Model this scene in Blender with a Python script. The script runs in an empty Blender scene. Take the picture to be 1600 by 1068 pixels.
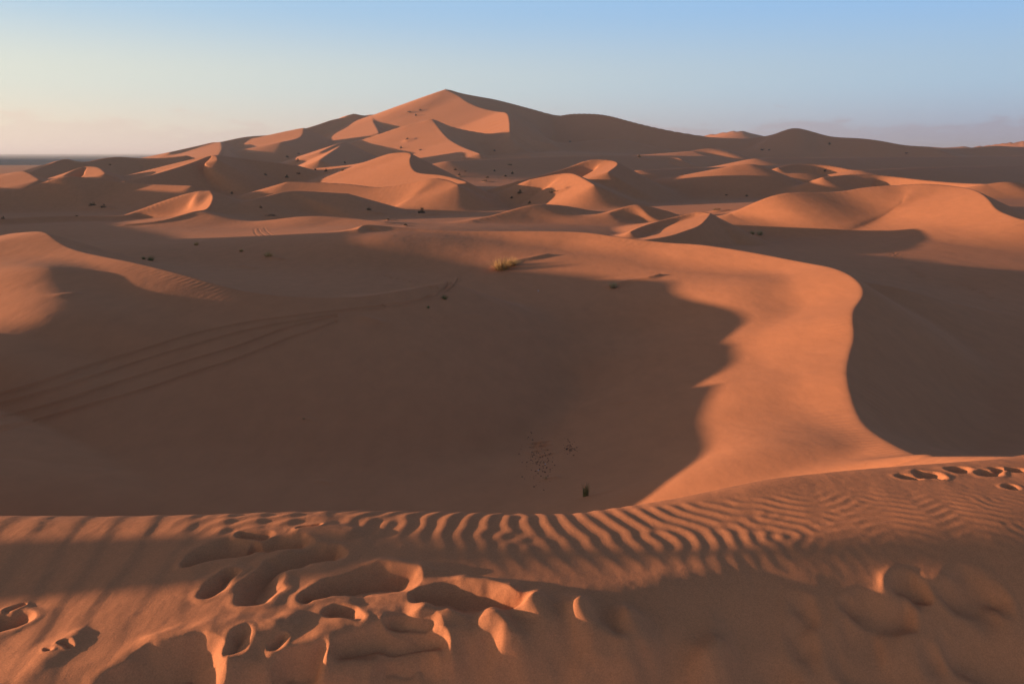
import bpy, math, random
import numpy as np
from mathutils import Vector

C = bpy.context.scene.collection
R = math.radians

# ---------------------------------------------------------------- camera
cam_d = bpy.data.cameras.new("camera"); cam = bpy.data.objects.new("camera", cam_d); C.objects.link(cam)
cam_d.sensor_width = 23.5; cam_d.lens = 18.0; cam_d.clip_start = 0.05; cam_d.clip_end = 200000
cam.location = (0, 0, 0); cam.rotation_euler = (R(90 - 13.5), 0, 0)
bpy.context.scene.camera = cam

# ---------------------------------------------------------------- light: a very low sun on the left, clear evening sky
EXPOSURE = 1.03
SUN_EL_DEG, SUN_AZ_DEG = 4.5, 0.0       # height; shadows run along +X
world = bpy.data.worlds.new("World"); bpy.context.scene.world = world; world.use_nodes = True
nt = world.node_tree; nt.nodes.clear()
N = nt.nodes.new; L = nt.links.new
sky = N('ShaderNodeTexSky'); sky.sky_type = 'NISHITA'; sky.sun_disc = False
sky.sun_elevation = R(SUN_EL_DEG); sky.sun_rotation = R(-90 - SUN_AZ_DEG)
sky.air_density = 1.0; sky.dust_density = 2.0; sky.ozone_density = 1.2; sky.altitude = 700
bg = N('ShaderNodeBackground'); bg.inputs['Strength'].default_value = 0.12
out = N('ShaderNodeOutputWorld')
# evening sky: pale and warm towards the sunset on the left, bluer to the right and upward, and a faint bank of far cloud on the horizon
def lin(r, g, b): return tuple(((c / 255) / 12.92 if c / 255 < .04045 else ((c / 255 + .055) / 1.055) ** 2.4) for c in (r, g, b)) + (1,)
tc = N('ShaderNodeTexCoord'); sx = N('ShaderNodeSeparateXYZ'); L(tc.outputs['Generated'], sx.inputs['Vector'])
def ramp(stops):
    r = N('ShaderNodeValToRGB'); r.color_ramp.interpolation = 'EASE'; e = r.color_ramp.elements
    for i, (p, c) in enumerate(stops):
        k = e[i] if i < 2 else e.new(p)
        k.position = p; k.color = c
    L(sx.outputs['Z'], r.inputs['Fac']); return r
west = ramp([(0, lin(240, 222, 198)), (.083, lin(220, 225, 214)), (.175, lin(170, 204, 230)), (.42, (.17, .23, .33, 1)), (1, (.055, .085, .15, 1))])
east = ramp([(0, lin(160, 168, 194)), (.083, lin(163, 192, 220)), (.175, lin(142, 187, 235)), (.42, (.11, .19, .33, 1)), (1, (.055, .085, .15, 1))])
ma = N('ShaderNodeMapRange'); ma.inputs['From Min'].default_value = -.58; ma.inputs['From Max'].default_value = .5; L(sx.outputs['X'], ma.inputs['Value'])
m0 = N('ShaderNodeMix'); m0.data_type = 'RGBA'; L(ma.outputs[0], m0.inputs['Factor']); L(west.outputs[0], m0.inputs['A']); L(east.outputs[0], m0.inputs['B'])
mp = N('ShaderNodeMapping'); mp.inputs['Scale'].default_value = (1, 1, 4.5)
ns = N('ShaderNodeTexNoise'); ns.inputs['Scale'].default_value = 9; ns.inputs['Detail'].default_value = 7; ns.inputs['Roughness'].default_value = .62
L(tc.outputs['Generated'], mp.inputs['Vector']); L(mp.outputs['Vector'], ns.inputs['Vector'])
ad = N('ShaderNodeMath'); ad.operation = 'MULTIPLY_ADD'; ad.inputs[1].default_value = -.12; L(ns.outputs['Fac'], ad.inputs[0]); L(sx.outputs['Z'], ad.inputs[2])
mr = N('ShaderNodeMapRange'); mr.inputs['From Min'].default_value = -.022; mr.inputs['From Max'].default_value = -.034; mr.inputs['To Max'].default_value = .95
mr.interpolation_type = 'SMOOTHSTEP'; L(ad.outputs[0], mr.inputs['Value'])
cc = N('ShaderNodeMix'); cc.data_type = 'RGBA'; L(ma.outputs[0], cc.inputs['Factor']); cc.inputs['A'].default_value = lin(230, 214, 198); cc.inputs['B'].default_value = lin(158, 160, 184)
mx = N('ShaderNodeMix'); mx.data_type = 'RGBA'; L(mr.outputs[0], mx.inputs['Factor']); L(m0.outputs['Result'], mx.inputs['A']); L(cc.outputs['Result'], mx.inputs['B'])
# the glow round the setting sun, outside the frame on the left
gl = N('ShaderNodeMapRange'); gl.interpolation_type = 'SMOOTHSTEP'; gl.inputs['From Min'].default_value = -.60; gl.inputs['From Max'].default_value = -.97; L(sx.outputs['X'], gl.inputs['Value'])
gz = N('ShaderNodeMapRange'); gz.interpolation_type = 'SMOOTHSTEP'; gz.inputs['From Min'].default_value = .5; gz.inputs['From Max'].default_value = .0; L(sx.outputs['Z'], gz.inputs['Value'])
gm = N('ShaderNodeMath'); gm.operation = 'MULTIPLY'; L(gl.outputs[0], gm.inputs[0]); L(gz.outputs[0], gm.inputs[1])
gc = N('ShaderNodeMix'); gc.data_type = 'RGBA'; gc.blend_type = 'ADD'; L(gm.outputs[0], gc.inputs['Factor']); L(mx.outputs['Result'], gc.inputs['A']); gc.inputs['B'].default_value = (1.1, .72, .42, 1)
bg2 = N('ShaderNodeBackground'); L(gc.outputs['Result'], bg2.inputs['Color']); bg2.inputs['Strength'].default_value = 1.06 * 2 ** -EXPOSURE
L(sky.outputs[0], bg.inputs['Color'])
ms = N('ShaderNodeMixShader'); ms.inputs['Fac'].default_value = .9; L(bg.outputs[0], ms.inputs[1]); L(bg2.outputs[0], ms.inputs[2])
L(ms.outputs[0], out.inputs['Surface'])

sun_d = bpy.data.lights.new("sun", 'SUN'); sun = bpy.data.objects.new("sun", sun_d); C.objects.link(sun)
sun_d.energy = 5.0; sun_d.angle = R(0.55); sun_d.color = (1.0, .645, .415)
az, el = R(SUN_AZ_DEG), R(SUN_EL_DEG)
sun.rotation_euler = Vector((-math.cos(az) * math.cos(el), -math.sin(az) * math.cos(el), math.sin(el))).to_track_quat('Z', 'Y').to_euler()

sc = bpy.context.scene
sc.view_settings.view_transform = 'Standard'; sc.view_settings.look = 'None'
sc.view_settings.exposure = EXPOSURE; sc.view_settings.gamma = 1.0
sc.cycles.max_bounces = 8; sc.cycles.diffuse_bounces = 6

# ---------------------------------------------------------------- camera model (shared by the terrain layout)
F_PX = 1225.0                     # focal length in pixels of the 1600 px wide photograph (18 mm on a 23.5 mm sensor)
PITCH = math.radians(13.5)
CP, SP = math.cos(PITCH), math.sin(PITCH)
SUN_EL = math.radians(4.5)
SUN_AZ = math.radians(0.0)       # shadows run along +X turned this much towards +Y
SD = (math.cos(SUN_AZ), math.sin(SUN_AZ))

def at(px, py, Y):
    """survey point: bearing and dip read off the photo, with an estimated distance Y ahead of the camera"""
    r = (px - 800.0) / F_PX; up = (534.0 - py) / F_PX
    dy = CP + up * SP; dz = -SP + up * CP
    s = Y / dy
    return (r * s, Y, dz * s)

def smax(a, b, k):
    h = np.maximum(k - np.abs(a - b), 0.0)
    return np.maximum(a, b) + h * h / (4.0 * k)

def smin(a, b, k):
    return -smax(-a, -b, k)

def sstep(x, a, b):
    t = np.clip((x - a) / (b - a), 0.0, 1.0)
    return t * t * (3 - 2 * t)

class TPS:
    def __init__(self, pts, vals, reg=1e-4):
        P = np.array(pts, float); n = len(P)
        d2 = ((P[:, None, :] - P[None, :, :]) ** 2).sum(-1)
        K = 0.5 * d2 * np.log(d2 + 1e-12) + reg * np.eye(n)
        A = np.zeros((n + 3, n + 3)); A[:n, :n] = K
        A[:n, n] = 1; A[:n, n + 1:] = P; A[n, :n] = 1; A[n + 1:, :n] = P.T
        w = np.linalg.solve(A, np.concatenate([np.array(vals, float), np.zeros(3)]))
        self.P = P; self.w = w
    def __call__(self, a, b):
        sh = a.shape; a = a.ravel(); b = b.ravel()
        n = len(self.P)
        out = self.w[n] + self.w[n + 1] * a + self.w[n + 2] * b
        a32 = a.astype(np.float32); b32 = b.astype(np.float32)
        acc = np.zeros(len(a), np.float64)
        for i in range(n):
            d2 = (a32 - np.float32(self.P[i, 0])) ** 2 + (b32 - np.float32(self.P[i, 1])) ** 2
            acc += (0.5 * self.w[i]) * (d2 * np.log(d2 + np.float32(1e-12)))
        return (out + acc).reshape(sh)

# value noise made from a few tables, smooth and cheap
_rng = np.random.RandomState(7)
_tab = _rng.rand(256, 256).astype(np.float32) * 2 - 1
def vnoise(x, y, seed=0):
    x = np.asarray(x) + seed * 17.31; y = np.asarray(y) + seed * 9.17
    xi = np.floor(x).astype(np.int64); yi = np.floor(y).astype(np.int64)
    fx = x - xi; fy = y - yi
    fx = fx * fx * fx * (fx * (fx * 6 - 15) + 10); fy = fy * fy * fy * (fy * (fy * 6 - 15) + 10)
    x0 = xi & 255; x1 = (xi + 1) & 255; y0 = yi & 255; y1 = (yi + 1) & 255
    return (_tab[x0, y0] * (1 - fx) + _tab[x1, y0] * fx) * (1 - fy) + (_tab[x0, y1] * (1 - fx) + _tab[x1, y1] * fx) * fy

def spline(pts, n=6, sm=(5, 5, 40)):
    """Catmull-Rom through the points, then relaxed channel by channel"""
    P = np.array(pts, float)
    if len(P) < 3:
        return P
    Q = np.vstack([2 * P[0] - P[1], P, 2 * P[-1] - P[-2]])
    out = []
    for i in range(1, len(Q) - 2):
        for j in range(n):
            t = j / n
            a, b, c, d = Q[i - 1], Q[i], Q[i + 1], Q[i + 2]
            out.append(0.5 * ((2 * b) + (-a + c) * t + (2 * a - 5 * b + 4 * c - d) * t * t + (-a + 3 * b - 3 * c + d) * t ** 3))
    out.append(P[-1])
    out = np.array(out)
    for ch in range(3):
        for _ in range(sm[ch]):
            out[1:-1, ch] = .25 * out[:-2, ch] + .5 * out[1:-1, ch] + .25 * out[2:, ch]
    return out

# ---------------------------------------------------------------- dune crests: (px, py, Y) and slopes
# slopes: towards -X (windward), +X (lee), towards the camera, away from it; k = softness of the foot, r = roundness of the crest (both times Y/100)
DUNES = []
def near_factor(Y):
    return float(np.interp(Y, [120, 170, 230, 600, 1000], [1, .95, .8, .8, 1]))
def dune(pts, mW=.16, mE=.55, mN=.25, mF=.25, k=2.0, r=.15, world=False, n=6, tail=None, nf=True, sm=(5, 5, 40)):
    if world:
        W = spline(pts, n, (8, 8, 8))
    else:
        W = np.array([at(p[0], p[1], p[2] * (near_factor(p[2]) if nf else 1)) for p in spline(pts, n, sm)], float)
    
    if not world and 125 < W[:, 1].mean() < 900: mW *= 2.0; mN *= 1.7; mF *= 1.5
    DUNES.append((W, mW, mE, mN, mF, k, r, tail))
def dune_height(X, Y, D):
    S, mW, mE, mN, mF, k, r, tail = D
    d2m = np.full(X.shape, 1e18); sw = np.zeros(X.shape); sz = np.zeros(X.shape); sm = np.zeros(X.shape); sg = np.zeros(X.shape)
    ref = (np.ptp(S[:, 0]) + np.ptp(S[:, 1])) * .5 + 1
    for a, b in zip(S[:-1], S[1:]):
        ex, ey = b[0] - a[0], b[1] - a[1]
        L2 = ex * ex + ey * ey + 1e-9
        t = np.clip(((X - a[0]) * ex + (Y - a[1]) * ey) / L2, 0, 1)
        dx = X - (a[0] + t * ex); dy = Y - (a[1] + t * ey)
        d2 = dx * dx + dy * dy + 1e-8
        wx = dx * dx / d2
        east = dx > 0
        m = wx * np.where(east, mE, mW) + (1 - wx) * np.where(dy > 0, mF, mN)
        q = ref * ref / d2; q *= q; q *= q; w = q * q * q          # distance to the -24
        sw += w; sz += w * (a[2] + t * (b[2] - a[2])); sm += w * m
        if tail: sg += w * np.where(east, wx, 0)
        d2m = np.minimum(d2m, d2)
    d = np.sqrt(d2m)
    rr = max(r * S[:, 1].mean() / 100.0, .05) if S[:, 1].mean() > 0 else r
    dd = np.sqrt(d * d + rr * rr) - rr
    drop = sm / sw * dd
    if tail:
        g = sg / sw
        drop = np.minimum(drop, tail[0] * S[:, 1].mean() / 100.0 + (g * tail[1] + (1 - g) * 10) * dd)
    return sz / sw - drop

def far_height(X, Y):
    sh = X.shape
    X = X.ravel().astype(float); Y = Y.ravel().astype(float)
    Ye = np.maximum(Y, 6.0)
    z = BASE(np.clip(X / Ye, -4, 4), np.log(Ye)) * Ye
    z -= .035 * np.clip(X - 60, 0, 900) * sstep(Y, 300, 650) * (1 - sstep(Y, 1150, 1500))
    z = smax(z, np.where(Y < 1500, -21.0, -60.0), 3.0)
    for D in DUNES:
        S = D[0]
        zt = S[:, 2].max(); zf = -40.0 if S[:, 1].mean() < 900 else -60.0
        reach = max(8.0, (zt - zf)) / min(D[1:5] + ((.1,) if D[7] else ())) * 0.75 + 5
        reach = min(reach, 0.9 * S[:, 1].mean() + 60)
        m = (X > S[:, 0].min() - reach) & (X < S[:, 0].max() + reach) & (Y > S[:, 1].min() - reach) & (Y < S[:, 1].max() + reach)
        if not m.any(): continue
        xx, yy = X[m], Y[m]
        sc = np.clip(S[:, 1].mean(), 10, 3000) / 100.0
        wob = vnoise(xx / (14 * sc), yy / (14 * sc), 3) 
        h = dune_height(xx + wob * 1.2 * sc, yy, D) if False else dune_height(xx, yy, D)
        z[m] = smax(z[m], h, D[5] * sc)
    return z.reshape(sh)

# ---------------------------------------------------------------- the dune the camera stands on
CREST_X = np.array([-60, -8, -3.0, 0.3, 0.9, 1.36, 2.28, 2.75, 5.0, 8.0, 11.0, 60])
CREST_Y = np.array([2.0, 3.5, 3.6, 3.53, 3.69, 3.82, 3.98, 4.03, 4.7, 6.6, 9.2, 20.0])
NEAR = [(-3, 3.5, -1.785), (-2, 3.5, -1.75), (-1, 3.5, -1.72), (0, 3.5, -1.72), (.9, 3.65, -1.70), (1.37, 3.82, -1.67), (2.31, 3.97, -1.645), (2.8, 4.0, -1.63), (4, 4.2, -1.64), (5, 4.7, -1.74), (2.2, 3.3, -1.63), (1, 3.1, -1.688), (3.6, 3.6, -1.62),
        (-3, 2.3, -1.86), (-2, 2.3, -1.785), (-1, 2.3, -1.70), (0, 2.3, -1.68), (1, 2.3, -1.68), (3, 2.3, -1.75), (-2, 2.9, -1.765), (-1, 2.9, -1.70), (0, 2.9, -1.69),
        (-3, 1, -1.95), (-1, 1, -1.76), (0, 1, -1.74), (1, 1, -1.76), (3, 1, -1.9), (7, 7, -2.9), (10, 9, -3.9),
        (-8, 3.3, -1.95), (-8, 0, -2.1), (0, -4, -2.0), (8, 0, -2.8), (-20, 3, -2.1), (-20, -4, -3.2), (10, 5, -3.6), (-60, 2, -4), (60, 20, -12), (60, -10, -12)]
_near = None
def cam_height(X, Y):
    """smooth sand of the near dune, without its ripples and footprints"""
    global _near
    if _near is None:
        _near = TPS([(x / 5, y / 5) for x, y, _ in NEAR], [p[2] for p in NEAR], 1e-5)
    yc = np.interp(X, CREST_X, CREST_Y)
    yc = yc + .03 * vnoise(X * .9, X * 0 + 2, 5)
    d = Y - yc
    Yn = np.minimum(Y, yc + .6)
    zn = _near(X / 5, Yn / 5)
    # shaded flank falling away to the lower right
    flank = -1.695 - np.interp(X, [-3, .3, 1.0, 3.0, 9, 20], [-.50, .02, .19, .42, .9, 1.5]) + .80 * (Yn - 2.68)
    zn = smin(zn, np.maximum(flank, -1.0 * np.abs(X) - 3.0), .10 + .10 * sstep(X, .3, 1.5))
    sl = -0.66 * (d - .06)
    zc = _near(X / 5, yc / 5)
    return np.where(d < 1.5, smin(zn, zc + sl, .09), zc + sl)

def height(X, Y):
    near = np.full(X.shape, -1e3)
    m = Y < 60
    near[m] = cam_height(X[m], Y[m])
    far = np.full(X.shape, -30.0)
    m = Y > np.interp(X, CREST_X, CREST_Y) + .3
    far[m] = far_height(X[m], Y[m])
    return smax(far, near, .25)

def height_threads(X, Y):
    from concurrent.futures import ThreadPoolExecutor
    ch = np.array_split(np.arange(X.shape[0]), max(1, X.shape[0] // 40))
    with ThreadPoolExecutor(4) as ex:
        return np.concatenate(list(ex.map(lambda c: height(X[c], Y[c]), ch)))

def locate(px, py, y0=8.0, y1=2500.0, n=900, fn=None):
    """first point of the sand seen through a pixel of the photo"""
    ys = np.geomspace(y0, y1, n)
    P = np.array([at(px, py, 1.0)]) * ys[:, None]
    h = (fn or height)(P[:, 0], P[:, 1])
    i = int(np.argmax(h >= P[:, 2]))
    if i == 0: return tuple(P[-1])
    a, b = h[i - 1] - P[i - 1, 2], h[i] - P[i, 2]
    t = -a / (b - a)
    return tuple(P[i - 1] + t * (P[i] - P[i - 1]))

FLOOR = [
 # bowl
 (820,690,46),(760,640,52),(900,650,46),(600,640,44),(400,700,35),(200,790,27),(0,790,27),(850,765,31),(915,775,30),(700,560,57),(500,560,49),(1000,790,24),
 (0,660,35),(200,600,40),(400,520,50.5),(0,500,47),(0,460,53.7),(80,460,52.4),(300,480,55),(150,450,56.5),(250,472,56.5),(0,420,62),(80,420,60),(-150,440,60),(-150,500,50),(80,500,46.5),(-300,450,56),(0,560,40),(150,500,47.5),(150,560,43),
 # behind the left dune
 (300,410,96),(450,430,87),(550,435,86),(650,420,96),(200,390,102),
 # the big lit face
 (750,415,96),(600,375,108),(660,390,104),(900,450,82),(900,560,59),(1000,400,96),(1100,430,80),(1200,440,71),(1145,485,63),(1250,500,58),(1140,560,50),
 (1250,600,41),(1100,650,37),(1200,680,30),(1300,700,26.3),(1050,755,25),(1000,640,43),(1000,520,64),
 # right hollow
 (1400,600,50),(1500,600,50),(1600,600,50),(1500,700,36),(1600,700,36),(1450,520,62),
 (1500,450,88),(1300,385,125),(1400,400,112),(1560,430,95),(1250,368,150),(1400,378,128),(1450,364,138),(1350,345,160),(1250,338,168),(1500,390,118),(1500,350,150),(1560,362,135),(1600,378,125),
 # mid floor
 (50,330,215),(600,330,205),(700,320,240),(800,300,300),(750,270,430),(600,312,260),(450,322,240),(450,280,390),(900,312,260),(1000,300,290),
 (1050,350,165),(1050,280,350),(1100,310,235),(1200,290,310),(1450,268,390),(1500,250,600),(1300,245,620),(1100,242,700),(950,238,800),
 (850,238,820),(700,252,650),(450,252,620),(350,268,430),(250,300,300),(250,272,420),(50,262,560),(150,262,560),
 (200,375,130),(400,362,140),(100,360,150)]
FLOOR_W = [ # world anchors
 (-120,40,-12),(-80,60,-12),(-80,100,-13),(-200,150,-15),(-300,300,-18),(-500,600,-22),(80,40,-14),(120,100,-14),(250,250,-14),(500,500,-16),
 (-30,8,-12),(0,8,-12),(20,10,-11),(-60,10,-10),(60,10,-13),(-900,1000,-24),(-300,1500,-20),(0,1600,-10),(600,1500,-15),(1200,1500,-20),(0,3000,-25),(-2500,2500,-28),(2500,2500,-25),(0,6000,-30),(-6000,5000,-30),(6000,6000,-30)]
def floor_pt(px, py, Y):
    if py < 335 and Y > 190:
        x, y, z = at(px, py, 100.0)
        Y = min(17.0 / max(-z / 100.0, 1e-3), 1050.0)
    return at(px, py, Y)
_p = [floor_pt(*p) for p in FLOOR] + FLOOR_W
BASE = TPS([(p[0]/p[1], math.log(p[1])) for p in _p], [p[2]/p[1] for p in _p], 2e-4)

# great dune far away
dune([(265,238,1000),(345,222,1100),(400,213,1180),(450,208,1240),(500,194,1320),(520,187,1350),(554,181,1380),(578,181,1405),(601,176,1425),(635,167,1430),(675,152,1420),(697,139.5,1400),(716,145,1440),(753,152,1500),(780,157,1540),(837,172,1600),(871,181,1600),(891,178,1580),(929,178,1560),(956,182,1540),(989,191,1520),(1040,203,1500),(1100,213,1480),(1150,219,1480)], .5,.5,.6,.4, k=.5,r=.05)
dune([(697,139.5,1398),(716,149,1368),(730,159,1340),(753,169,1300),(780,175,1265),(795,179,1245),(797,216,1100)], .33,.6,.36,.3,k=.5,r=.03)
dune([(557,224,1080),(601,208,1090),(635,196,1100),(655,193,1103),(676,187,1105),(702,197,1115),(736,205,1125),(794,214,1140),(837,221,1150),(861,224,1150)], .35,.5,.5,.4,k=1,r=.04)
dune([(676,187,1104),(689,204,1055),(702,218,1005),(723,230,960),(750,240,890)], .25,.55,.4,.3,k=.5,r=.03)
dune([(740,243,950),(780,243,960),(824,241,960)], .1,.4,.2,.2,k=.5,r=.05)
dune([(861,224,1240),(891,223,1250),(929,219,1250),(956,217,1250),(983,220,1250),(1006,226,1240),(1040,232,1220)], .15,.4,.25,.25,k=1)
dune([(475,200,1150),(470,215,1050),(440,222,980)], .2,.5,.3,.3,k=1)
dune([(554,181,1380),(560,195,1370),(545,205,1350),(500,215,1330)], .2,.5,.3,.3,k=1)
dune([(345,222,1080),(347,232,950),(342,242,820)], .2,.5,.3,.3,k=.6)
dune([(500,238,850),(530,224,930),(545,226,930)], .15,.5,.3,.3,k=.6)
dune([(540,224,930),(520,236,850),(500,250,700)], .2,.5,.3,.3,k=.6)
dune([(578,181,1405),(582,188,1320),(588,198,1240),(592,207,1180)], .25,.55,.3,.3, k=.4,r=.05)
# right far hills
dune([(1150,219,1500),(1202,212,1480),(1225,204,1460),(1244,200,1450),(1270,206,1450),(1300,214,1430),(1341,216,1400),(1375,220,1380),(1412,227,1360),(1450,230,1350)], .25,.4,.3,.3,k=1.5,r=.2)
dune([(1440,232,1400),(1500,232,1430),(1540,229,1440),(1562,228,1450),(1600,230,1460),(1700,226,1470)], .25,.4,.25,.3,k=1.5,r=.2)
dune([(1086,213,2400),(1117,209,2400),(1150,204,2300),(1167,206,2300),(1190,211,2300)], .2,.5,.35,.35,k=.4,r=.05)
dune([(1450,228,2400),(1517,229,2400),(1560,225,2300),(1600,220,2200),(1700,215,2200)], .2,.5,.35,.35,k=.4,r=.05)
dune([(1083,236,980),(1105,232,990),(1130,233,990)], .08,.5,.15,.2,k=.4)
# left middle
dune([(50,268,520),(75,258,560),(101,248,600),(115,252,600)], .14,.5,.25,.25,k=.5,r=.05)
dune([(130,256,600),(155,249,620),(182,245,640),(215,247,650),(250,247,650),(290,243,660)], .15,.4,.2,.25,k=1,r=.3)
dune([(100,275,430),(108,270,440),(125,262,450),(140,260,455),(155,262,450),(165,271,420)], .14,.5,.2,.25,k=.5,r=.1)
dune([(-60,272,420),(0,272,420),(30,268,420),(42,269,415),(62,281,380)], .1,.5,.12,.2,k=.6,r=.1)
dune([(-60,303,310),(0,299,315),(44,293,320),(75,282,325),(105,275,330),(140,278,335),(200,285,335),(240,288,330),(300,290,320)], .15,.4,.16,.2,k=1,r=.1)
dune([(195,283,380),(240,273,410),(290,258,440),(320,247,470),(337,243,480),(340,250,450)], .12,.5,.22,.2,k=.7,r=.06)
dune([(337,243,480),(400,250,500),(460,258,500)], .12,.3,.2,.2,k=1,r=.3)
dune([(-60,345,172),(0,342,175),(60,338,182),(110,337,186),(190,337,190),(210,331,193),(250,316,198),(290,303,202),(315,298,204),(328,299,202)], .2,.5,.17,.25, k=.5,r=.8,nf=False)
dune([(328,299,202),(333,306,196),(331,316,188),(322,328,180),(290,339,172),(250,347,166),(195,351,163)], .25,.6,.4,.16, k=.4,r=.05,nf=False)
dune([(401,311,250),(430,303,260),(455,298,265),(500,300,270),(540,302,270)], .1,.3,.1,.2,k=1,r=.2)
dune([(322,332,200),(350,340,190),(390,350,178),(430,345,176),(460,340,176),(500,338,175),(550,343,170),(600,352,160)], .1,.25,.12,.2,k=1.5,r=.6)
# low swells that break up the far floor
dune([(700,252,700),(800,247,760),(900,244,820),(1000,243,880),(1100,244,930)], .12,.2,.1,.1,k=1,r=.5)
dune([(1180,248,780),(1350,246,860),(1500,245,960),(1650,244,1060)], .12,.2,.1,.1,k=1,r=.5)
dune([(1000,266,480),(1100,262,560),(1200,258,640),(1300,257,700)], .12,.2,.08,.1,k=1,r=.5)
dune([(1340,266,520),(1450,262,600),(1560,260,700),(1680,258,800)], .12,.2,.1,.1,k=1,r=.5)
# centre middle
dune([(500,262,520),(551,257,500),(578,251,480),(608,240,460),(635,238,450),(643,242,440),(640,252,420),(650,270,370),(689,273,370),(729,284,330)], .14,.5,.2,.25,k=.8,r=.05)
dune([(450,284,340),(500,285,340),(551,288,335),(591,293,325),(635,287,325),(675,278,325),(702,282,320),(716,289,310)], .14,.5,.2,.2,k=.6,r=.06)
dune([(807,284,360),(854,272,390),(888,262,400),(915,251,410),(939,249,410),(958,251,405),(966,257,395),(950,269,350)], .14,.5,.25,.25,k=.6,r=.05)
dune([(830,280,340),(860,274,340),(888,270,340),(905,275,330),(929,289,300)], .2,.4,.24,.2,k=.7,r=.1)
dune([(736,346,175),(787,332,190),(821,322,203),(848,319,208),(888,322,214),(939,332,222),(989,339,226),(1030,343,228)], .13,.3,.12,.2,k=1,r=.2)
dune([(952,332,190),(975,324,200),(999,319,205),(1040,329,200)], .1,.4,.15,.2,k=1,r=.2)
dune([(1008,253,850),(1035,247,880),(1058,246,880),(1067,251,860)], .1,.5,.12,.2,k=.5,r=.05)
dune([(985,362,126),(1000,355,132),(1030,345,138),(1070,335,142),(1095,330,143),(1110,334,139)], .2,.5,.15,.25, k=.4,r=.05,nf=False)
dune([(1110,334,139),(1104,342,132),(1092,353,124),(1070,361,119),(1045,369,115),(1003,376,111)], .25,.6,.5,.14, k=.3,r=.04,nf=False)
# right middle
dune([(1141,334,170),(1169,321,171),(1206,306,172),(1244,300,173),(1307,300,175),(1356,292,176),(1405,289,176),(1450,287,173),(1499,292,165),(1525,298,158),(1544,311,147),(1555,326,140),(1577,336,135),(1600,343,132),(1700,360,122)], .14,.5,.14,.2, k=1,r=.1,nf=False)
dune([(1285,277,380),(1337,272,400),(1390,275,390),(1440,281,370),(1500,286,340),(1560,288,320),(1595,292,300)], .2,.4,.16,.2,k=1,r=.1)
dune([(1100,282,440),(1131,271,470),(1169,270,480),(1206,272,480),(1250,270,480),(1290,273,480)], .2,.4,.16,.2,k=1,r=.1)
dune([(1215,262,570),(1235,257,590),(1262,256,600),(1300,259,590),(1343,268,560)], .2,.5,.15,.2,k=.7,r=.1)
dune([(1150,258,440),(1170,256,440),(1187,258,440)], .1,.5,.12,.2,k=.5,r=.1)
dune([(1540,288,300),(1570,284,300),(1595,286,300)], .1,.5,.15,.2,k=.5,r=.1)
# main dune
dune([(561,357,118),(571,351,122),(601,353,122),(652,358,120),(702,361,118),(787,361,117),(837,361,115),(898,362,112),(932,365,110),(972,371,106),(1040,379,99),(1094,382,95),(1150,390,89),(1206,400,83),(1262,411,76),(1300,418,71),(1330,431,65),(1347,449,61),(1346,465,58),(1336,479,55),(1331,495,52),(1334,527,47),(1326,556,43),(1322,588,39),(1334,636,33),(1354,668,29),(1391,692,25.5),(1427,709,23),(1467,723,20.5)], .3,.62,.2,.3,k=.7,r=.25)
dune([(11.7,20.5,-8.2),(10.5,15,-6),(8,9.5,-3.9)], .55,.6,.5,.5,k=2,r=2,world=True)
dune([(1347,441,76),(1403,449,73),(1463,467,74),(1503,479,74),(1600,503,72),(1750,540,70)], .15,.3,.2,.25,k=1,r=.3)
# left dune
dune([(-150,385,96),(0,367,86),(25,364,84),(50,362,81.5),(72,362,79),(85,375,75.5),(110,389,71.5),(150,399,67),(200,408,63.5),(250,420,61),(300,433,58.7),(350,448,57),(400,458,56.5),(450,463,56.5),(500,465,57),(560,464,59),(600,458,60),(650,450,64),(700,440,70)], .16,.4,.14,.4, k=1,r=.15,sm=(14,14,60))
# unseen hills added left of the frame, shaped by where their long shadows should fall
def casters(targets, u):
    out = []
    for px, py in targets:
        x, y, z = locate(px, py, fn=far_height)
        s_ = (x - u * y) / (SD[0] - u * SD[1])
        out.append((x - SD[0] * s_, y - SD[1] * s_, z + s_ * math.tan(SUN_EL)))
    out.sort(key=lambda p: p[1])
    return out
CAST = [casters([(1000,785),(1050,755),(1085,725),(1108,692),(1092,668),(1105,640),(1126,600)], -.97), casters([(950,432),(830,420),(740,415),(620,385),(561,358)], -1.0),
        [(-102,108,-7.9),(-160,168,-8.8),(-190,200,-8.5),(-207,218,-3),(-225,236,-1),(-243,256,-1),(-258,270,-2),(-272,288,-6),(-300,320,-5),(-405,427,3.8),(-496,522,15.4)]]
for i, c in enumerate(CAST): dune(c, .3, .36 if i == 0 else .5, .5, .5, k=.5,r=.05,world=True,n=3)

# ---------------------------------------------------------------- marks in the sand
def chain_field(X, Y, pts):
    """distance to a chain of discs, divided by their radius (1 at the outline)"""
    best = np.full(X.shape, 1e9); side = np.zeros(X.shape)
    if len(pts) == 1: pts = [pts[0], (pts[0][0] + 1e-3, pts[0][1], pts[0][2])]
    for a, b in zip(pts[:-1], pts[1:]):
        ex, ey = b[0] - a[0], b[1] - a[1]
        t = np.clip(((X - a[0]) * ex + (Y - a[1]) * ey) / (ex * ex + ey * ey + 1e-12), 0, 1)
        d = np.hypot(X - (a[0] + t * ex), Y - (a[1] + t * ey)) / (a[2] + t * (b[2] - a[2]))
        best = np.minimum(best, d)
    return best

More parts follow.
